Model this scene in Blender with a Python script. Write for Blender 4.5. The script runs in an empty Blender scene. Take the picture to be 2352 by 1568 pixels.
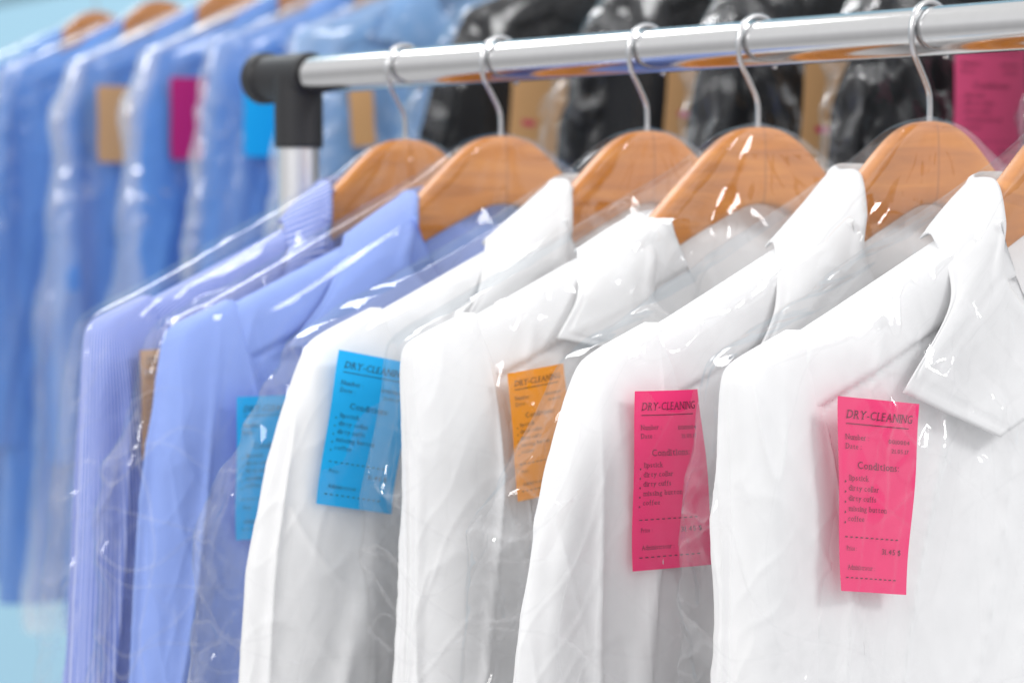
import bpy, math, random
from mathutils import Vector, Matrix, noise

scene = bpy.context.scene
COL = scene.collection
scene.view_settings.view_transform = 'Standard'
scene.view_settings.look = 'None'
scene.view_settings.exposure = 0

# ------------------------------------------------------------------ helpers
def hermite(keys):
    n = len(keys)
    dim = len(keys[0]) - 1
    rev = keys[0][0] > keys[-1][0]
    ks = list(reversed(keys)) if rev else list(keys)
    xs = [k[0] for k in ks]
    tg = []
    for i in range(n):
        if i == 0: a, b = 0, 1
        elif i == n-1: a, b = n-2, n-1
        else: a, b = i-1, i+1
        tg.append([(ks[b][j+1]-ks[a][j+1])/(xs[b]-xs[a]) for j in range(dim)])
    def f(x):
        if x <= xs[0]: r = ks[0][1:]
        elif x >= xs[-1]: r = ks[-1][1:]
        else:
            i = 0
            while x > xs[i+1]: i += 1
            h = xs[i+1]-xs[i]; t = (x-xs[i])/h
            h00 = 2*t**3-3*t**2+1; h10 = t**3-2*t**2+t; h01 = -2*t**3+3*t**2; h11 = t**3-t**2
            r = [h00*ks[i][j+1]+h10*h*tg[i][j]+h01*ks[i+1][j+1]+h11*h*tg[i+1][j] for j in range(dim)]
        return r[0] if dim == 1 else list(r)
    return f

def add_obj(name, mesh, mat=None, parent=None, matrix=None):
    o = bpy.data.objects.new(name, mesh)
    COL.objects.link(o)
    if mat is not None and mesh is not None and len(mesh.materials) == 0:
        mesh.materials.append(mat)
    if parent is not None: o.parent = parent
    if matrix is not None: o.matrix_local = matrix
    return o

def empty(name, matrix, label, category, group=None):
    o = bpy.data.objects.new(name, None)
    o.empty_display_size = 0.03
    COL.objects.link(o)
    o.matrix_world = matrix
    tagit(o, label, category, group)
    return o

def tagit(o, label, category, group=None):
    o["label"] = label; o["category"] = category
    if group: o["group"] = group

def grid(name, rows, closed, keep=None, attr=None):
    nr, nc = len(rows), len(rows[0])
    verts = [p for r in rows for p in r]
    faces = []
    for i in range(nr-1):
        for j in range(nc if closed else nc-1):
            a = i*nc+j; b = i*nc+(j+1) % nc; c = (i+1)*nc+(j+1) % nc; d = (i+1)*nc+j
            if keep and not keep(verts[a], verts[b], verts[c], verts[d]): continue
            faces.append((a, b, c, d))
    me = bpy.data.meshes.new(name)
    me.from_pydata(verts, [], faces)
    me.polygons.foreach_set("use_smooth", [True]*len(me.polygons))
    if attr:
        at = me.attributes.new(attr[0], 'FLOAT', 'POINT')
        at.data.foreach_set("value", attr[1])
    me.update()
    return me

def tube(name, path, radius, seg=14, cap=True):
    path = [Vector(p) for p in path]
    rows = []
    n = len(path)
    up = Vector((0.137, 0.99, 0.05)).normalized()
    for i, p in enumerate(path):
        t = (path[min(i+1, n-1)]-path[max(i-1, 0)]).normalized()
        a = t.cross(up).normalized(); b = t.cross(a).normalized()
        rows.append([tuple(p+a*radius*math.cos(2*math.pi*k/seg)+b*radius*math.sin(2*math.pi*k/seg)) for k in range(seg)])
    if cap:
        rows = [[tuple(path[0])]*seg]+rows+[[tuple(path[-1])]*seg]
    return grid(name, rows, True)

def join_meshes(name, meshes):
    v = []; f = []; off = 0
    for m in meshes:
        v += [tuple(x.co) for x in m.vertices]
        f += [tuple(i+off for i in p.vertices) for p in m.polygons]
        off = len(v)
    me = bpy.data.meshes.new(name); me.from_pydata(v, [], f)
    me.polygons.foreach_set("use_smooth", [True]*len(me.polygons)); me.update()
    return me

def lathe(name, prof, axis_from, axis_dir, seg=64):
    a = Vector(axis_dir).normalized(); o = Vector(axis_from)
    up = Vector((0, 0, 1)) if abs(a.z) < .9 else Vector((1, 0, 0))
    e1 = a.cross(up).normalized(); e2 = a.cross(e1)
    pp = []
    for i, (x, r) in enumerate(prof):
        if i > 0:
            x0, r0 = prof[i-1]
            L = math.hypot(x-x0, r-r0)
            if L > .004:
                k = .0006/L
                pp.append((x0+(x-x0)*k, r0+(r-r0)*k)); pp.append((x0+(x-x0)*(1-k), r0+(r-r0)*(1-k)))
        pp.append((x, r))
    rows = []
    for (x, r) in pp:
        rows.append([tuple(o+a*x+e1*r*math.cos(2*math.pi*k/seg)+e2*r*math.sin(2*math.pi*k/seg)) for k in range(seg)])
    return grid(name, rows, True)

# ------------------------------------------------------------------ materials
def newmat(name):
    m = bpy.data.materials.new(name); m.use_nodes = True
    nt = m.node_tree
    return m, nt, nt.nodes["Principled BSDF"]

def link(nt, a, b): nt.links.new(a, b)

def fabric(name, col, stripe=None, rough=.9, sheen=.05, mottled=.02):
    m, nt, b = newmat(name)
    N = nt.nodes
    tc = N.new("ShaderNodeTexCoord")
    n1 = N.new("ShaderNodeTexNoise"); n1.inputs["Scale"].default_value = 70; n1.inputs["Detail"].default_value = 3
    link(nt, tc.outputs["Object"], n1.inputs["Vector"])
    ramp = N.new("ShaderNodeValToRGB")
    c0 = [max(0, c*(1-mottled)) for c in col]+[1]; c1 = [min(1, c*(1+mottled)) for c in col]+[1]
    ramp.color_ramp.elements[0].color = c0; ramp.color_ramp.elements[1].color = c1
    ramp.color_ramp.elements[0].position = .3; ramp.color_ramp.elements[1].position = .7
    link(nt, n1.outputs["Fac"], ramp.inputs["Fac"])
    out = ramp.outputs["Color"]
    if stripe:
        at = N.new("ShaderNodeAttribute"); at.attribute_name = "cross"
        mu = N.new("ShaderNodeMath"); mu.operation = 'MULTIPLY'; mu.inputs[1].default_value = 2*math.pi/stripe[0]
        link(nt, at.outputs["Fac"], mu.inputs[0])
        si = N.new("ShaderNodeMath"); si.operation = 'SINE'; link(nt, mu.outputs[0], si.inputs[0])
        gt = N.new("ShaderNodeMapRange"); gt.inputs[1].default_value = 0.0; gt.inputs[2].default_value = .6
        gt.inputs[4].default_value = 1
        link(nt, si.outputs[0], gt.inputs[0])
        mix = N.new("ShaderNodeMixRGB"); mix.inputs[2].default_value = list(stripe[1])+[1]
        link(nt, gt.outputs[0], mix.inputs[0]); link(nt, out, mix.inputs[1])
        out = mix.outputs[0]
    link(nt, out, b.inputs["Base Color"])
    b.inputs["Roughness"].default_value = rough
    b.inputs["Specular IOR Level"].default_value = .2
    b.inputs["Sheen Weight"].default_value = sheen
    bm2 = N.new("ShaderNodeBump"); bm2.inputs["Strength"].default_value = .3; bm2.inputs["Distance"].default_value = .001
    link(nt, n1.outputs["Fac"], bm2.inputs["Height"])
    link(nt, bm2.outputs[0], b.inputs["Normal"])
    return m

def film(name, haze=.004, top=.10, rough=.05, cr_gloss=.28, cr_haze=.17, ior=1.35):
    """thin clear film; the mesh attribute 'crease' whitens doubled-up folds and paints in white glint streaks"""
    m = bpy.data.materials.new(name); m.use_nodes = True
    nt = m.node_tree; N = nt.nodes; N.clear()
    out = N.new("ShaderNodeOutputMaterial")
    at = N.new("ShaderNodeAttribute"); at.attribute_name = "crease_glint"
    fr = N.new("ShaderNodeFresnel"); fr.inputs["IOR"].default_value = ior
    mn = N.new("ShaderNodeMath"); mn.operation = 'MINIMUM'; mn.inputs[1].default_value = top
    link(nt, fr.outputs[0], mn.inputs[0])
    ma = N.new("ShaderNodeMath"); ma.operation = 'MULTIPLY_ADD'; ma.inputs[1].default_value = cr_gloss; ma.use_clamp = True
    link(nt, at.outputs["Fac"], ma.inputs[0]); link(nt, mn.outputs[0], ma.inputs[2])
    mh = N.new("ShaderNodeMath"); mh.operation = 'MULTIPLY_ADD'; mh.inputs[1].default_value = cr_haze; mh.inputs[2].default_value = haze; mh.use_clamp = True
    link(nt, at.outputs["Fac"], mh.inputs[0])
    tr = N.new("ShaderNodeBsdfTransparent"); tr.inputs[0].default_value = (1, 1, 1, 1)
    gl = N.new("ShaderNodeBsdfGlossy"); gl.inputs["Roughness"].default_value = rough; gl.inputs[0].default_value = (.97, .97, .98, 1)
    df = N.new("ShaderNodeBsdfDiffuse"); df.inputs[0].default_value = (.95, .95, .97, 1)
    m1 = N.new("ShaderNodeMixShader"); link(nt, mh.outputs[0], m1.inputs[0])
    link(nt, tr.outputs[0], m1.inputs[1]); link(nt, df.outputs[0], m1.inputs[2])
    m2 = N.new("ShaderNodeMixShader")
    link(nt, ma.outputs[0], m2.inputs[0]); link(nt, m1.outputs[0], m2.inputs[1]); link(nt, gl.outputs[0], m2.inputs[2])
    link(nt, m2.outputs[0], out.inputs[0])
    return m

def plain(name, col, rough=.5, metal=0., bump=0, bscale=200, var=.06):
    m, nt, b = newmat(name); N = nt.nodes
    tc = N.new("ShaderNodeTexCoord")
    n = N.new("ShaderNodeTexNoise"); n.inputs["Scale"].default_value = bscale; n.inputs["Detail"].default_value = 3
    link(nt, tc.outputs["Object"], n.inputs["Vector"])
    mix = N.new("ShaderNodeMixRGB"); mix.inputs[1].default_value = [c*(1-var) for c in col]+[1]; mix.inputs[2].default_value = list(col)+[1]
    link(nt, n.outputs["Fac"], mix.inputs[0]); link(nt, mix.outputs[0], b.inputs["Base Color"])
    b.inputs["Roughness"].default_value = rough; b.inputs["Metallic"].default_value = metal
    if bump:
        bm = N.new("ShaderNodeBump"); bm.inputs["Strength"].default_value = bump; bm.inputs["Distance"].default_value = .001
        link(nt, n.outputs["Fac"], bm.inputs["Height"]); link(nt, bm.outputs[0], b.inputs["Normal"])
    return m
def paper(name, col): return plain(name, col, .6, 0, .15, 120, .06)

def wood(name):
    m, nt, b = newmat(name); N = nt.nodes
    tc = N.new("ShaderNodeTexCoord")
    oi = N.new("ShaderNodeObjectInfo")
    ad = N.new("ShaderNodeVectorMath"); ad.operation = 'ADD'
    sc = N.new("ShaderNodeVectorMath"); sc.operation = 'SCALE'; sc.inputs[0].default_value = (3, 5, 7)
    link(nt, oi.outputs["Random"], sc.inputs["Scale"])
    link(nt, tc.outputs["Object"], ad.inputs[0]); link(nt, sc.outputs[0], ad.inputs[1])
    mp = N.new("ShaderNodeMapping"); mp.inputs["Scale"].default_value = (8, 40, 70); mp.inputs["Rotation"].default_value = (0, .4, 0)
    link(nt, ad.outputs[0], mp.inputs[0])
    n = N.new("ShaderNodeTexNoise"); n.inputs["Scale"].default_value = 1.5; n.inputs["Detail"].default_value = 8; n.inputs["Distortion"].default_value = 1.0
    link(nt, mp.outputs[0], n.inputs["Vector"])
    ramp = N.new("ShaderNodeValToRGB"); e = ramp.color_ramp.elements
    e[0].position = .25; e[0].color = (.47, .145, .010, 1)
    e[1].position = .75; e[1].color = (.76, .29, .036, 1)
    k = e.new(.5); k.color = (.63, .215, .019, 1)
    link(nt, n.outputs["Fac"], ramp.inputs["Fac"])
    # glued joint in the middle of the bar
    sep = N.new("ShaderNodeSeparateXYZ"); link(nt, tc.outputs["Object"], sep.inputs[0])
    ab = N.new("ShaderNodeMath"); ab.operation = 'ABSOLUTE'; link(nt, sep.outputs["X"], ab.inputs[0])
    lt = N.new("ShaderNodeMapRange"); lt.inputs[1].default_value = .0003; lt.inputs[2].default_value = .0012; lt.inputs[3].default_value = .35; lt.inputs[4].default_value = 0
    link(nt, ab.outputs[0], lt.inputs[0])
    mx = N.new("ShaderNodeMixRGB"); mx.inputs[2].default_value = (.25, .07, .01, 1)
    link(nt, lt.outputs[0], mx.inputs[0]); link(nt, ramp.outputs[0], mx.inputs[1])
    link(nt, mx.outputs[0], b.inputs["Base Color"])
    b.inputs["Roughness"].default_value = .42; b.inputs["Coat Weight"].default_value = .2; b.inputs["Coat Roughness"].default_value = .2
    return m

M_white = fabric("white_cotton", (.87, .872, .878))
M_peri = fabric("periwinkle_cotton", (.30, .42, .86))
M_stripe = fabric("striped_blue_cotton", (.15, .23, .66), stripe=(.0042, (.62, .68, .95)))
M_blue = fabric("blue_cotton", (.125, .295, .69))
M_blue2 = fabric("sky_blue_cotton", (.22, .42, .74))
M_black = fabric("black_jacket_cloth", (.014, .015, .017), rough=.4, sheen=.0)
M_wood = wood("lacquered_beech")
M_chrome = plain("brushed_chrome", (.66, .66, .66), .13, 1.0)
M_post = plain("satin_steel", (.86, .86, .87), .4, 1.0)
M_wire = plain("zinc_wire", (.66, .66, .67), .25, 1.0)
M_blackp = plain("black_plastic", (.02, .02, .022), .5, 0, .3, 600)
M_whitep = plain("white_paint", (.75, .78, .8), .5)
M_film = film("clear_polythene")
M_filmb = film("clear_polythene_crumpled", haze=.03, top=.12, rough=.12, cr_gloss=.2, cr_haze=.5)
M_filmk = film("clear_polythene_loose", haze=.014, top=.15, rough=.13, cr_gloss=.25, cr_haze=.10, ior=1.40)
M_ink = plain("black_ink", (.03, .02, .03), .7)
M_ink2 = plain("pink_ink", (.7, .08, .15), .7)
P_pink = paper("pink_paper", (1.0, .030, .20))
P_pink2 = paper("light_pink_paper", (1.0, .12, .30))
P_blue = paper("cyan_paper", (.0, .49, 1.0))
P_orange = paper("orange_paper", (1.0, .35, .0))
P_kraft = paper("kraft_paper", (.72, .41, .18))
P_magenta = paper("magenta_paper", (.58, .01, .18))

# ------------------------------------------------------------------ frames
RZ = 1.588
def frame1(s, yaw=0):
    x, y = -.137+.646*s, 1.640-.763*s
    return Matrix.Translation((x, y, RZ)) @ Matrix.Rotation(math.atan2(-.646, -.763)+math.radians(yaw), 4, 'Z')
RZ2 = 1.843
def frame2(t, yaw=0):
    x, y = .18+.527*t, 2.415-.85*t
    return Matrix.Translation((x, y, RZ2)) @ Matrix.Rotation(math.atan2(-.527, -.85)+math.radians(yaw), 4, 'Z')

# ------------------------------------------------------------------ hanger
topf = hermite([(0, -.045), (.012, -.0462), (.024, -.0505), (.036, -.0585), (.06, -.079), (.09, -.1045), (.15, -.138), (.2, -.160), (.222, -.169)])
botf = hermite([(0, -.087), (.012, -.0885), (.03, -.0955), (.06, -.109), (.0855, -.1235), (.15, -.155), (.2, -.173), (.222, -.179)])
def hanger_mesh():
    rows = []
    n = 120
    for i in range(n+1):
        u = -.210+.420*i/n
        a = abs(u); t, b = topf(a), botf(a)
        c = (t+b)/2; hh = (t-b)/2
        th = .0062
        end = min(1, (.210-a)/.008+.02); e = math.sqrt(max(0, 1-(1-end)**2)) if end < 1 else 1
        row = []
        for k in range(36):
            th_ = 2*math.pi*k/36
            cc, ss = math.cos(th_), math.sin(th_)
            row.append((u, th*math.copysign(abs(cc)**.35, cc)*e, c+hh*math.copysign(abs(ss)**.7, ss)*e))
        rows.append(row)
    return grid("hanger_wood", rows, True)
hk = [(0, -.052), (0, -.036), (.0015, -.029), (.007, -.020), (.0128, -.011), (.0148, -.001), (.0118, .0092), (.0045, .0142), (-.0045, .0142), (-.0118, .0092), (-.0148, 0), (-.0145, -.007), (-.012, -.013)]
hf = hermite([(i, k[0], k[1]) for i, k in enumerate(hk)])
hook_pts = []
for i in range(97):
    a = hf(i/8); hook_pts.append((a[0], 0, a[1]))
ME_hook = tube("hanger_hook", hook_pts, .0015)
ME_wood = hanger_mesh()

def make_hanger(F, label, group):
    e = empty("clothes_hanger", F, label, "hanger", group)
    add_obj("wooden_bar", ME_wood, M_wood, e)
    add_obj("hook", ME_hook, M_wire, e)
    return e

# ------------------------------------------------------------------ shirt
def nz(x, y, z): return noise.noise(Vector((x, y, z)))
def sp(c, p): return math.copysign(abs(c)**p, c)

Uf = hermite([(-.084, .056), (-.10, .090), (-.12, .138), (-.14, .186), (-.147, .203), (-.154, .2125), (-.175, .214), (-.22, .212), (-.3, .214), (-.5, .23), (-.85, .25)])
Wf = hermite([(-.084, .020), (-.11, .0135), (-.155, .0115), (-.22, .0130), (-.35, .02), (-.85, .03)])

def arc_attr(base, total):
    """distance across the cloth at each ring vertex (drives the woven stripes)"""
    n = len(base); cum = [0]
    for i in range(1, n):
        cum.append(cum[-1]+math.hypot(base[i][0]-base[i-1][0], base[i][1]-base[i-1][1]))
    per = cum[-1]+math.hypot(base[0][0]-base[-1][0], base[0][1]-base[-1][1])
    return [c/per*total for c in cum]

def neck_cut(v, wide=1.0):
    if v <= -.165: return 0
    return .084*wide*math.sqrt(max(0, (v+.165)/.081))

def body_mesh(seed, nc=380, nr=250, amp=1.0, hem=-.82, wide=1.0):
    rows = []; at = []
    for i in range(nr+1):
        t = i/nr
        v = -.084-(.32*min(1, t/.75)+(abs(hem)-.404)*max(0, (t-.75)/.25))
        U, W = Uf(v), Wf(v)
        row = []; base = []
        ramp = min(1, max(0, (-v-.10)/.12))
        cut = min(neck_cut(v, wide), U*.985)
        for k in range(nc):
            a = 2*math.pi*(k+.5)/nc
            c, s = math.cos(a), math.sin(a)
            u = U*sp(c, .74); w = W*sp(s, .48)
            base.append((u, w))
            sd = 1 if s > 0 else -1
            x = abs(u)*1.0+v*.18
            n1 = nz(x*17+seed*7.3, sd*4.1+v*.8, v*1.6)*.0045*ramp
            q = nz(x*20+v*3+seed, v*3.2-u*2, sd*3+seed*2.1)
            rd = (1-min(1, abs(q)*3.8))**3*.0026
            q = nz(x*38-v*16+seed*2, v*10, sd*3+seed)
            rd += (1-min(1, abs(q)*6))**2*.0008
            yoke = 0
            if abs(u) > .05:
                dl = (v+.120+.42*(abs(u)-.06))
                yoke = .0022*math.exp(-(dl/.0014)**2)-(.0015 if dl > 0 else 0)*math.exp(-(max(0, dl)/.02)**2)
            d = (n1+rd*(.25+.75*ramp)-yoke)*amp*min(1, abs(s)*1.6)
            # open neck: cloth edge follows the cut instead of crossing it
            if s > 0 and abs(u) < cut: u = math.copysign(cut+1e-5*abs(u), u)
            row.append((u, w+sd*d, v))
        at += arc_attr(base, 1.0)
        rows.append(row)
    def keep(a, b, c, d):
        if a[1] > 0 and b[1] > 0 and a[2] > -.165:
            if a[0]*b[0] < 0 or c[0]*d[0] < 0: return False
            if neck_cut(d[2], wide) > Uf(d[2])*.97: return False
        if abs(a[0]-b[0])+abs(c[0]-d[0]) < 4e-5 and abs(a[1]-b[1]) < 1e-6: return False
        return True
    return grid("shirt_body", rows, True, keep, ("cross", at))

def sleeve_mesh(seed, flare, side, nc=220, nr=250, amp=1.0, ln=-.68):
    f = flare
    Uo = hermite([(-.1405, .200), (-.1455, .2125), (-.150, .2245), (-.1535, .2325), (-.157, .2370+f*.05), (-.163, .2395+f*.12), (-.18, .2415+f*.3), (-.20, .243+f*.5), (-.23, .2455+f*.75), (-.28, .249+f), (-.45, .260+f), (-.7, .268+f*.8)])
    Ui = hermite([(-.1405, .196), (-.15, .193), (-.17, .187), (-.2, .178), (-.24, .168), (-.28, .162), (-.45, .154), (-.7, .152)])
    Wb = hermite([(-.1405, .003), (-.144, .0055), (-.150, .0078), (-.16, .0100), (-.18, .0120), (-.24, .0150), (-.4, .0180), (-.7, .021)])
    rows = []; at = []
    for i in range(nr+1):
        t = i/nr
        v = -.1405-(.27*min(1, t/.8)+(abs(ln)-.4105)*max(0, (t-.8)/.2))
        o, n_, b = Uo(v), Ui(v), Wb(v)
        ramp = min(1, max(0, (-v-.150)/.09))
        row = []; base = []
        for k in range(nc):
            a = 2*math.pi*k/nc
            c, s = math.cos(a), math.sin(a)
            u = (o+n_)/2+(o-n_)/2*sp(c, .66)
            pw = .42 if c < 0 else .42+.5*c
            w = .001+b*sp(s, pw)
            base.append((u, w))
            g = nz(u*24+seed*3.1, sp(s, .3)*1.7, v*1.2)*.0085
            q = nz(u*26+v*3+seed, s*1.5+seed, v*2.2)
            g += ((1-min(1, abs(q)*3.2))**3-.15)*.0042
            q = nz(u*18-v*14, s*1.2+seed*3, v*4)
            g += ((1-min(1, abs(q)*5))**2)*.0010
            q = nz(u*40+v*26, s*1.2+seed*3, v*20)
            g += ((1-min(1, abs(q)*6))**2)*.0005
            g *= ramp*amp
            row.append((side*(u+c*g*.7), w+s*g, v))
        at += arc_attr(base, .0042*76)
        rows.append(row)
    return grid("shirt_sleeve", rows, True, None, ("cross", at))

def collar_mesh(top=(.058, -.075), left=(.118, -.110), tip=(.155, -.160), front=(.03, -.178), mid=None, seed=0, lowf=-.165, spread=1.0):
    ut, vt = top; ul, vl = left; up, vp = tip
    if mid is None: mid = (ul*.55+up*.45, vl*.5+vp*.5)
    WT = .0180
    Ff = hermite([(0, 0, -.033, vt+.004), (.25, .034, -.030, vt+.004), (.45, ut*.93, -.014, vt+.001), (.58, ut, .002, vt-.001),
                  (.70, ut*(1+.12*spread), .012, vt-.018), (.84, ut*(1+.22*spread), .019, vt-.048), (1, .02, .024, lowf)])
    Ef = hermite([(0, 0, -.042, vt-.036), (.25, ul*.55, -.036, (vt-.03+vl)/2+.004), (.45, ul*.9, -.016, vl+.002), (.58, ul, .000, vl+.003),
                  (.70, mid[0], .0150, mid[1]), (.80, up, WT, vp)])
    tipv = Vector((up, WT, vp)); frv = Vector((front[0], .0215, front[1]))
    nt_, ns = 120, 30
    ts = [-1+2*i/(2*nt_) for i in range(2*nt_+1)]
    rows = []; at = []
    for t in ts:
        sg = -1 if t < 0 else 1
        a = abs(t)
        F = Vector(Ff(a)); E = Vector(Ef(a)) if a <= .8 else tipv.lerp(frv, (a-.8)/.2)
        dp = .016*max(0, 1-a/.55)+.006
        Nn = Vector((F.x*.95, F.y*.95-(.003 if F.y > .004 else 0), F.z-dp))
        row = [Nn.lerp(F, j/3) for j in range(3)]
        outd = Vector((F.x*.5, F.y, 0)); outd = outd.normalized() if outd.length > 1e-5 else Vector((0, -1, 0))
        if a > .5: outd = outd.lerp(Vector((.2, 1, 0)).normalized(), min(1, (a-.5)/.2)).normalized()
        for j in range(ns+1):
            k = j/ns
            p = F.lerp(E, k)
            bulge = math.sin(math.pi*k)*.0014+(.0010*math.exp(-((k-.06)/.05)**2))
            stitch = -.0009*math.exp(-((k-.91)/.014)**2)
            if a > .8: stitch -= .0006*math.exp(-((a-.815)/.005)**2)
            p = p+outd*(bulge*.8+stitch)+Vector((0, 0, bulge*.4))
            p = p+outd*nz(p.x*22+seed, p.y*20, p.z*22)*.0018*math.sin(math.pi*min(1, k*.8))
            row.append(p)
        for j in range(len(row)): at.append(t*.22+.02*(j/len(row)))
        rows.append([(sg*p.x, p.y, p.z) for p in row])
    return grid("shirt_collar", rows, False, None, ("cross", at))

def make_shirt(F, mat, label, seed, flare=0, collar={}, category="shirt", group="dry-cleaned shirts hanging in a row", name="shirt", amp=1.0, hem=-.82, lo=False):
    e = empty(name, F, label, category, group)
    k = dict(nc=130, nr=100) if lo else {}
    k2 = dict(nc=60, nr=70) if lo else {}
    add_obj("torso", body_mesh(seed, amp=amp, hem=hem, **k), mat, e)
    for sd in (1, -1):
        if sd < 0 and not lo: k2 = dict(nc=80, nr=90)
        add_obj("sleeve", sleeve_mesh(seed+sd*.37, flare if sd > 0 else .01, sd, amp=amp, **k2), mat, e)
    c = add_obj("collar", collar_mesh(seed=seed, **collar), mat, e)
    md = c.modifiers.new("thickness", 'SOLIDIFY'); md.thickness = .0010; md.offset = 0
    return e

# ------------------------------------------------------------------ bag
def tri(x):
    x = x-math.floor(x)
    return 1-abs(2*x-1)          # 0..1, sharp at both ends

def bag_mesh(seed, flare, amp=1.0, nc=500, nr=420, low=-.9, edge=0.0, crk=1.0, loose=1.0):
    f = flare
    rnd = random.Random(int(seed*100))
    Ub = hermite([(-.0430, .003), (-.0445, .013), (-.0485, .026), (-.056, .040), (-.068, .060), (-.09, .106), (-.12, .169), (-.138, .208), (-.148, .232), (-.156, .243+f*.05), (-.18, .249+f*.35), (-.2, .252+f*.55), (-.28, .259+f), (-.5, .28+f), (-.9, .30+f)])
    Wb = hermite([(-.0430, .003), (-.047, .0080), (-.06, .011), (-.08, .018), (-.11, .0250), (-.16, .0260), (-.25, .029), (-.5, .040), (-.9, .05)])
    # families of straight folds: direction across the fold, period, height
    fam = []
    for ang_, per, h in ((12, .040, .0042), (58, .036, .0034), (125, .032, .0030), (160, .026, .0024), (88, .028, .0016), (35, .016, .0009)):
        g = math.radians(ang_+rnd.uniform(-12, 12))
        fam.append((math.cos(g)/per, math.sin(g)/per, h, rnd.uniform(0, 9)))
    rows = []; at = []
    na = int(nc*.58)
    ang = [math.pi/2*1.1*k/na-.12 for k in range(na)]
    a0 = math.pi/2*1.1-.12; rest = nc-na
    ang += [a0+(2*math.pi-.12-a0)*k/rest for k in range(rest)]
    for i in range(nr+1):
        t = i/nr
        v = -.0430-(.35*min(1, t/.85)+(abs(low)-.393)*max(0, (t-.85)/.15))
        U, W = Ub(v), Wb(v)
        lo_ = min(1, max(0, (-v-.17)/.06))*loose
        U += lo_*(.007+.018*max(-.2, nz(v*11, seed, 5)))
        row = []
        ramp = min(1, (-v-.0430)/.05)
        rampc = min(1, max(0.12, (-v-.070)/.07))
        for a in ang:
            c, s = math.cos(a), math.sin(a)
            u = U*sp(c, .72); w = W*sp(s, .55)
            rad = u/max(.02, U)
            f1 = nz(rad*5+seed*5, v*2.2, s*2)*.0030
            msk = nz(u*9+seed*3, v*9, s*1.5+seed)
            ed = max(0, abs(rad)-.78)/.22
            msk = max(0, min(1, .12+.16*lo_+msk*2.0+(.3+.6*lo_)*ed))*rampc
            wp = nz(u*10+seed, v*10, s*2)*.9
            wp2 = nz(u*20-seed, v*20+4, s*2)*.35
            fo = 0; cr = 0
            x_ = u+w*.8
            for n_, (fx, fy, h, ph) in enumerate(fam):
                tt = tri(fx*x_+fy*v+ph+wp+wp2*(n_ % 2))
                fo += tt*h
                if n_ < 3 and tt > .93: cr += (tt-.93)/.07*.26
            d = f1+(fo-.006)*msk*crk
            d = d*ramp*amp
            cr = cr*msk*ramp*(.6+.7*lo_)
            q = nz(rad*8+seed+v*4, v*7+u*7, s*2.5+seed)
            cr += max(0, (1-min(1, abs(q)*9))-.75)*.5*rampc  # extra thin streaks, glints painted into the film
            if edge: cr += edge*max(0, (abs(rad)-.72)/.28)*max(0, .4+1.6*nz(rad*10, v*2.5, seed))  # whitish gathered film plus a painted highlight along the side edges
            at.append(min(1, cr))
            row.append((u+c*d*.7, w+s*d, v+.002*ramp*nz(u*12, v*12, seed+s)))
        rows.append(row)
    rows = [[(0, 0, -.042)]*nc]+rows
    at = [0]*nc+at
    return grid("garment_film", rows, True, None, ("crease_glint", at))

def make_bag(F, seed, flare, label, mat, amp=1.0, mesh=None):
    if mesh is None: mesh = bag_mesh(seed, flare, amp)
    o = add_obj("plastic_garment_bag", mesh, mat, None)
    o.matrix_world = F
    tagit(o, label, "garment bag", "clear plastic garment bags over the clothes")
    return o

# ------------------------------------------------------------------ tags: serif lettering
_glyph = {}
SER = {'D': '0b0c', 'R': '0b0c9b', 'Y': '5b0c9c', 'L': '0b0c', 'E': '0b0c', 'A': '0b9b', 'N': '0b0c9c', 'I': '5b5c', 'P': '0b0c',
       'n': '0b9b0x', 'm': '0b5b9b0x', 'u': '9b0x9x', 'r': '0b0x', 'i': '5b5x', 'l': '5b5a', 'k': '0b9b0a', 'p': '0d0x', 'd': '9b9a',
       'b': '0a', 'f': '4b', 'y': '0x9x', 'h': '0b9b0a', '1': '6b'}
LEV = {'b': 0, 'c': .70, 'x': .505, 'a': .72, 'd': -.2}
def glyph(ch, heavy):
    key = (ch, heavy)
    if key in _glyph: return _glyph[key]
    cu = bpy.data.curves.new("txt", 'FONT'); cu.body = ch; cu.size = 1; cu.resolution_u = 3; cu.offset = heavy
    o = bpy.data.objects.new("txt", cu); COL.objects.link(o)
    bpy.context.view_layer.update()
    me = bpy.data.meshes.new_from_object(o.evaluated_get(bpy.context.evaluated_depsgraph_get()))
    v = [(p.co.x, p.co.y) for p in me.vertices]; f = [tuple(p.vertices) for p in me.polygons]
    bpy.data.objects.remove(o); bpy.data.curves.remove(cu); bpy.data.meshes.remove(me)
    x0 = min(p[0] for p in v); x1 = max(p[0] for p in v)
    ymin = min(p[1] for p in v); ymax = max(p[1] for p in v)
    v = [(p[0]-x0, p[1]) for p in v]; w = x1-x0
    if ch in SER:
        s = SER[ch]
        for i in range(0, len(s), 2):
            fx = {'0': .04, '9': w-.04, '5': w/2, '4': w*.4, '6': w*.7}[s[i]]
            y = LEV[s[i+1]]
            if s[i+1] in 'ac': y = ymax-.02
            if s[i+1] == 'd': y = ymin+.02
            if s[i+1] == 'x' and ch not in 'i': y = ymax-.03
            o_ = len(v); hw = .12
            v += [(fx-hw, y-.02), (fx+hw, y-.02), (fx+hw, y+.02), (fx-hw, y+.02)]
            f = f+[(o_, o_+1, o_+2, o_+3)]
    _glyph[key] = (v, f, w)
    return _glyph[key]
def text_pts(s, heavy=0.0):
    V = []; Fc = []; x = 0
    for ch in s:
        if ch == ' ': x += .30; continue
        v, f, w = glyph(ch, heavy)
        off = len(V)
        V += [(p[0]+x, p[1]) for p in v]; Fc += [tuple(i+off for i in q) for q in f]
        x += w+.17
    return V, Fc

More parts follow.
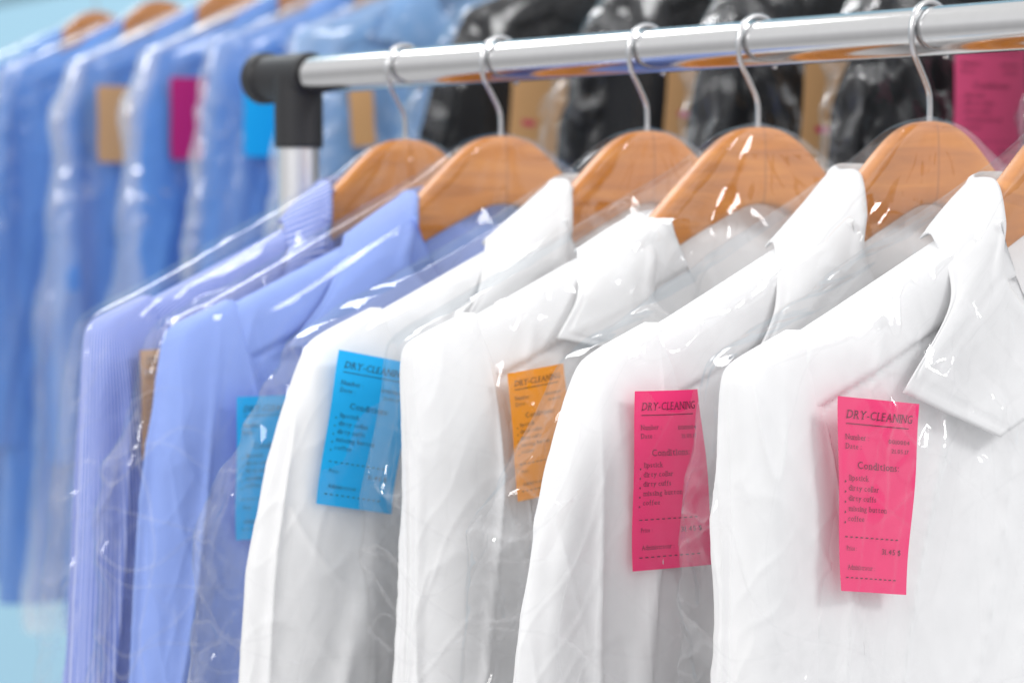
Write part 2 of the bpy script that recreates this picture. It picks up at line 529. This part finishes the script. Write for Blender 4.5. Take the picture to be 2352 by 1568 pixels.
def tag_text(W, H, curl, warp):
    V = []; Fc = []
    def put(s, x0, x1, yc, cap, shear=0, heavy=-.010):
        v, f = text_pts(s, heavy)
        mx0 = min(p[0] for p in v); mx1 = max(p[0] for p in v)
        sx = (x1-x0)*W/(mx1-mx0); sy = cap*H/.70
        off = len(V)
        for p in v:
            x = (p[0]-mx0)*sx+p[1]*sy*shear; y = (p[1]-.35)*sy
            V.append((x0*W-W/2+x, H/2-yc*H+y))
        Fc.extend([tuple(i+off for i in q) for q in f])
    def bar(x0, x1, yc, th):
        off = len(V); n = max(1, int((x1-x0)/.05))
        for i in range(n+1):
            x = (x0+(x1-x0)*i/n)*W-W/2
            V.append((x, H/2-yc*H-th/2)); V.append((x, H/2-yc*H+th/2))
        for i in range(n): Fc.append((off+2*i, off+2*i+2, off+2*i+3, off+2*i+1))
    put("DRY-CLEANING", .09, .90, .085, .043, .2, -.012)
    bar(.09, .86, .135, .0003)
    put("Number :", .08, .36, .202, .028); put("0010004", .60, .88, .21, .022)
    put("Date :", .08, .27, .250, .028); put("21.05.17", .64, .87, .258, .021)
    put("Conditions:", .23, .74, .345, .037)
    for i, (s, x1) in enumerate([("lipstick", .37), ("dirty collar", .50), ("dirty cuffs", .47), ("missing button", .62), ("coffee", .33)]):
        y = .412+.0525*i
        put(".", .07, .085, y-.012, .08)
        put(s, .12, x1, y, .028)
    for y in (.718, .928):
        for i in range(11): bar(.08+i*.07, .08+i*.07+.036, y, .0004)
    put("Price :", .10, .24, .775, .024); put("31.45 $", .60, .87, .782, .028)
    put("Administrator :", .11, .50, .872, .026)
    me = bpy.data.meshes.new("tag_print")
    P = []
    for x, y in V:
        a, b = warp(x, y); P.append((a, b, curl(x, y)+.0004))
    me.from_pydata(P, [], Fc)
    me.update()
    return me

def kraft_text(W, H, curl):
    V = [(x*W-W/2, H/2-y*H) for x, y in ((.2, .58), (.42, .58), (.42, .63), (.2, .63))]
    me = bpy.data.meshes.new("tag_stamp"); me.from_pydata([(x, y, curl(x, y)+.0005) for x, y in V], [], [(3, 2, 1, 0)]); me.update()
    return me

def make_tag(F, u, v, w, rot, W, H, mat, label, curl, yaw=0, printed=True, stamp=False, shear=0, tl=0, tr=0, bl=0, br=0):
    """tl..br: horizontal pull of the four corners of the curled slip, metres"""
    def warp(x, y):
        fx = x/W+.5; fy = y/H+.5
        dx = (bl*(1-fx)+br*fx)*(1-fy)+(tl*(1-fx)+tr*fx)*fy
        wav = .0007*math.sin(y*95+1)*(1 if x > 0 else .6)
        return x+dx+wav, y+shear*x
    rows = []
    for i in range(41):
        y = -H/2+H*i/40
        row = []
        for j in range(25):
            x = -W/2+W*j/24
            a, b = warp(x, y); row.append((a, b, curl(x, y)))
        rows.append(row)
    me = grid("tag_paper", rows, False)
    B = Matrix(((-1, 0, 0, 0), (0, 0, 1, 0), (0, 1, 0, 0), (0, 0, 0, 1)))
    Mx = F @ Matrix.Translation((u, w, v)) @ B @ Matrix.Rotation(math.radians(yaw), 4, 'Y') @ Matrix.Rotation(math.radians(rot), 4, 'Z')
    o = add_obj("dry_cleaning_tag", me, mat); o.matrix_world = Mx
    tagit(o, label, "tag", "dry-cleaning tags pinned on the garments")
    if printed: add_obj("printed_text", tag_text(W, H, curl, warp), M_ink, o)
    if stamp: add_obj("printed_stamp", kraft_text(W, H, curl), M_ink2, o)
    return o

# ------------------------------------------------------------------ front rack
G_h = "wooden clothes hangers on the rails"
rack = empty("garment_rack", Matrix.Translation((-.137, 1.640, RZ)) @ Matrix.Rotation(math.atan2(-.763, .646), 4, 'Z'),
             "chrome garment rack with black plastic corner connector", "clothes rack")
add_obj("rail", lathe("rail", [(-.004, 0), (-.004, .0125), (1.3, .0125), (1.3, 0)], (0, 0, 0), (1, 0, 0)), M_chrome, rack)
c1 = lathe("c1", [(-.060, 0), (-.060, .014), (-.0585, .0165), (-.056, .0178), (-.049, .0178), (-.047, .0172), (-.046, .0155), (-.03, .0155), (.0025, .0155), (.0035, .0150), (.0035, .0127)], (0, 0, 0), (1, 0, 0))
c2 = lathe("c2", [(0, 0), (.0, .0165), (.047, .0165), (.0485, .0158), (.0485, .013)], (-.0125, 0, 0), (0, 0, -1))
add_obj("corner_connector", join_meshes("connector", [c1, c2]), M_blackp, rack)
add_obj("post", lathe("post", [(.043, .0138), (1.55, .0138)], (-.0125, 0, 0), (0, 0, -1)), M_post, rack)

# ------------------------------------------------------------------ front row
S = [.1057, .2014, .3317, .4192, .5393, .6308]
yaws = [1.5, -1, 1, -2, 1, 0]
flares = [-.001, .006, .034, -.012, .032, -.012]
collars = [
    dict(top=(.062, -.073), left=(.098, -.101), tip=(.112, -.135)),
    dict(top=(.066, -.080), left=(.118, -.110), tip=(.170, -.168)),
    dict(top=(.062, -.074), left=(.122, -.111), tip=(.166, -.163)),
    dict(top=(.082, -.093), left=(.128, -.115), tip=(.156, -.154), spread=.3),
    dict(top=(.056, -.071), left=(.115, -.110), tip=(.151, -.164)),
    dict(top=(.064, -.076), left=(.106, -.105), tip=(.146, -.169), mid=(.112, -.130), front=(.084, -.192), spread=.8),
]
mats = [M_stripe, M_peri, M_white, M_white, M_white, M_white]
slabels = ["blue and white pinstriped cotton shirt on hanger", "plain periwinkle blue cotton shirt on hanger",
           "white shirt with spread collar hanging on rail", "white shirt with low flattened collar hanging on rail",
           "white shirt with tall open collar hanging on rail", "white shirt with wide open collar on hanger"]
for i in range(6):
    F = frame1(S[i], yaws[i])
    make_hanger(F, "varnished wooden hanger holding a shirt on the chrome rail", G_h)
    make_shirt(F, mats[i], slabels[i], 1.7*i+.6, flares[i], collars[i], amp=.7 if i == 0 else 1.0)
    make_bag(F, 2.3*i+1.1, flares[i], "clear crinkled plastic bag over a hanging shirt", M_film)

def cv(a, b, c=0):
    return lambda x, y: a*x*x*20+b*y*y+c*math.sin(x*70+y*20)
TW = .0220
make_tag(frame1(S[5], yaws[5]), .1665, -.2125, TW, -1, .052, .083, P_pink, "pink printed dry-cleaning tag on a white shirt", cv(-.05, .3, .0008), shear=-.10, bl=.004, br=-.007)
make_tag(frame1(S[4], yaws[4]), .202, -.210, TW, -1, .048, .080, P_pink, "pink printed dry-cleaning tag partly under wrinkled plastic", cv(-.1, .3, .001), yaw=-4, tr=-.012)
make_tag(frame1(S[3], yaws[3]), .1690, -.200, TW, 6, .036, .064, P_orange, "orange printed dry-cleaning tag on a white shirt", cv(-.1, .5))
make_tag(frame1(S[2], yaws[2]), .2205, -.203, TW, -11, .049, .078, P_blue, "bright blue printed dry-cleaning tag on a white shirt", cv(-.1, .5))
make_tag(frame1(S[1], yaws[1]), .184, -.234, TW, -1, .045, .080, P_blue, "bright blue dry-cleaning tag on a blue shirt", cv(-.1, .5))
make_tag(frame1(S[0], yaws[0]), .193, -.203, TW, 1, .045, .064, P_kraft, "brown paper dry-cleaning tag on a striped shirt", cv(-.1, .5))

# ------------------------------------------------------------------ back rack
rack2 = empty("garment_rack", Matrix.Translation((.18, 2.415, RZ2)) @ Matrix.Rotation(math.atan2(-.85, .527), 4, 'Z'),
              "chrome garment rack carrying blue shirts and black jackets", "clothes rack")
add_obj("rail", lathe("rail", [(-2.2, 0), (-2.2, .0125), (1.3, .0125), (1.3, 0)], (0, 0, 0), (1, 0, 0)), M_chrome, rack2)

T_blue = [-1.55, -1.31, -1.06, -.81, -.605, -.40]
tagc = [None, None, P_kraft, P_magenta, P_blue, P_kraft]
for i, t in enumerate(T_blue):
    F = frame2(t, random.Random(i).uniform(-2, 2))
    make_hanger(F, "varnished wooden hanger holding a blue shirt", G_h)
    last = i == len(T_blue)-1
    make_shirt(F, M_blue if not last else M_blue2, "bright blue cotton shirt hanging in clear plastic" if not last else "sky blue cotton shirt hanging in clear plastic", 11+i*1.3, .0, {}, lo=True, amp=2.4, hem=-.905, group="blue shirts hanging on the back rail")
    if i % 2 == 0: ME_bagb = bag_mesh(7.7+i, .0, 1.4, 200, 130, edge=.5, crk=.7)
    make_bag(F, 0, 0, "clear wrinkled plastic bag over a blue shirt", M_filmb, mesh=ME_bagb)
    if tagc[i]:
        nm = {P_kraft: "brown paper", P_magenta: "magenta paper", P_blue: "bright blue paper"}[tagc[i]]
        if last: make_tag(F, .180, -.236, .038, 5, .030, .085, P_kraft, "narrow brown paper tag on a sky blue shirt", cv(-.1, .3), printed=False)
        else: make_tag(F, .195, -.236, .038, 0, .048, .10, tagc[i], nm+" tag on a bagged blue shirt", cv(-.1, .3), printed=False)
T_blk = [-.035, .218, .398, .585, .79]
tagk = [P_kraft, P_kraft, P_kraft, P_pink2, None]
for i, t in enumerate(T_blk):
    F = frame2(t, random.Random(i+40).uniform(-2, 2))
    make_hanger(F, "varnished wooden hanger holding a black jacket", G_h)
    make_shirt(F, M_black, "black jacket hanging in crumpled clear plastic", 31+i*1.7, .04, {}, category="jacket", name="jacket", amp=2.6, lo=True, hem=-.8, group="black jackets hanging on the back rail")
    if i % 2 == 0: ME_bagk = bag_mesh(17.7+i, .035, 2.0, 280, 200, crk=1.1)
    make_bag(F, 0, 0, "crumpled clear plastic bag over a black jacket", M_filmk, mesh=ME_bagk)
    if tagk[i]:
        pk = tagk[i] is P_pink2
        make_tag(F, .192 if not pk else .188, (-.254 if i < 2 else -.272), .054, -4 if not pk else 0, .062 if not pk else .068, .11, tagk[i], "pink printed tag on a bagged black jacket" if pk else "brown paper tag on a bagged black jacket", cv(-.15, .3), printed=pk, stamp=not pk)

# ------------------------------------------------------------------ setting
me = bpy.data.meshes.new("wall"); me.from_pydata([(-5, 5.2, -1), (5, 5.2, -1), (5, 5.2, 5), (-5, 5.2, 5)], [], [(0, 1, 2, 3)]); me.update()
w = add_obj("wall", me, plain("pale_blue_wall_paint", (.42, .70, .86), .8, 0, .1, 3)); w["kind"] = "structure"
tagit(w, "plain pale blue painted wall behind the racks", "wall")
pole = add_obj("white_pole", lathe("pole", [(0, .0), (0, .014), (3.2, .014), (3.2, 0)], (-.24, 3.35, 0), (0, 0, 1)), M_whitep)
tagit(pole, "thin white upright pole standing before blue wall", "pole")

# ------------------------------------------------------------------ light
wd = bpy.data.worlds.new("World"); scene.world = wd; wd.use_nodes = True
nt = wd.node_tree; N = nt.nodes
tc = N.new("ShaderNodeTexCoord"); sep = N.new("ShaderNodeSeparateXYZ"); nt.links.new(tc.outputs["Generated"], sep.inputs[0])
mr = N.new("ShaderNodeMapRange"); mr.inputs[1].default_value = -1; mr.inputs[2].default_value = 1
nt.links.new(sep.outputs["Z"], mr.inputs[0])
rp = N.new("ShaderNodeValToRGB"); e = rp.color_ramp.elements
e[0].position = 0; e[0].color = (.58, .58, .59, 1); e[1].position = 1; e[1].color = (1, 1, 1, 1)
for ps, c_ in ((.30, .75), (.42, .50), (.50, .58), (.58, .70), (.68, 1.0)):
    k = e.new(ps); k.color = (c_, c_, c_*1.02, 1)
nt.links.new(mr.outputs[0], rp.inputs[0]); nt.links.new(rp.outputs[0], N["Background"].inputs[0])
N["Background"].inputs[1].default_value = 1.02

def area(name, loc, target, size, power, col=(1, 1, 1)):
    l = bpy.data.lights.new(name, 'AREA'); l.shape = 'RECTANGLE'; l.size = size[0]; l.size_y = size[1]; l.energy = power; l.color = col
    o = bpy.data.objects.new(name, l); COL.objects.link(o)
    o.location = loc
    o.rotation_euler = (Vector(target)-Vector(loc)).to_track_quat('-Z', 'Y').to_euler()
area("key_lamp", (-1.7, -.5, 3.1), (0, 1.3, 1.4), (.9, .7), 34, (1, .985, .96))
area("side_lamp", (2.0, .4, 2.7), (.1, 1.4, 1.45), (.6, .5), 20)
area("back_lamp", (-1.2, 3.4, 3.6), (-.3, 3.0, 1.5), (1.2, .8), 26)

# ------------------------------------------------------------------ camera
cam = bpy.data.cameras.new("camera"); co = bpy.data.objects.new("camera", cam); COL.objects.link(co)
co.location = (0, 0, 1.5); co.rotation_euler = (math.radians(90-3.2), 0, 0)
cam.lens = 85; cam.sensor_width = 36; cam.clip_end = 100; cam.clip_start = .05
cam.dof.use_dof = True; cam.dof.focus_distance = 1.05; cam.dof.aperture_fstop = 9.5; cam.dof.aperture_blades = 8
scene.camera = co
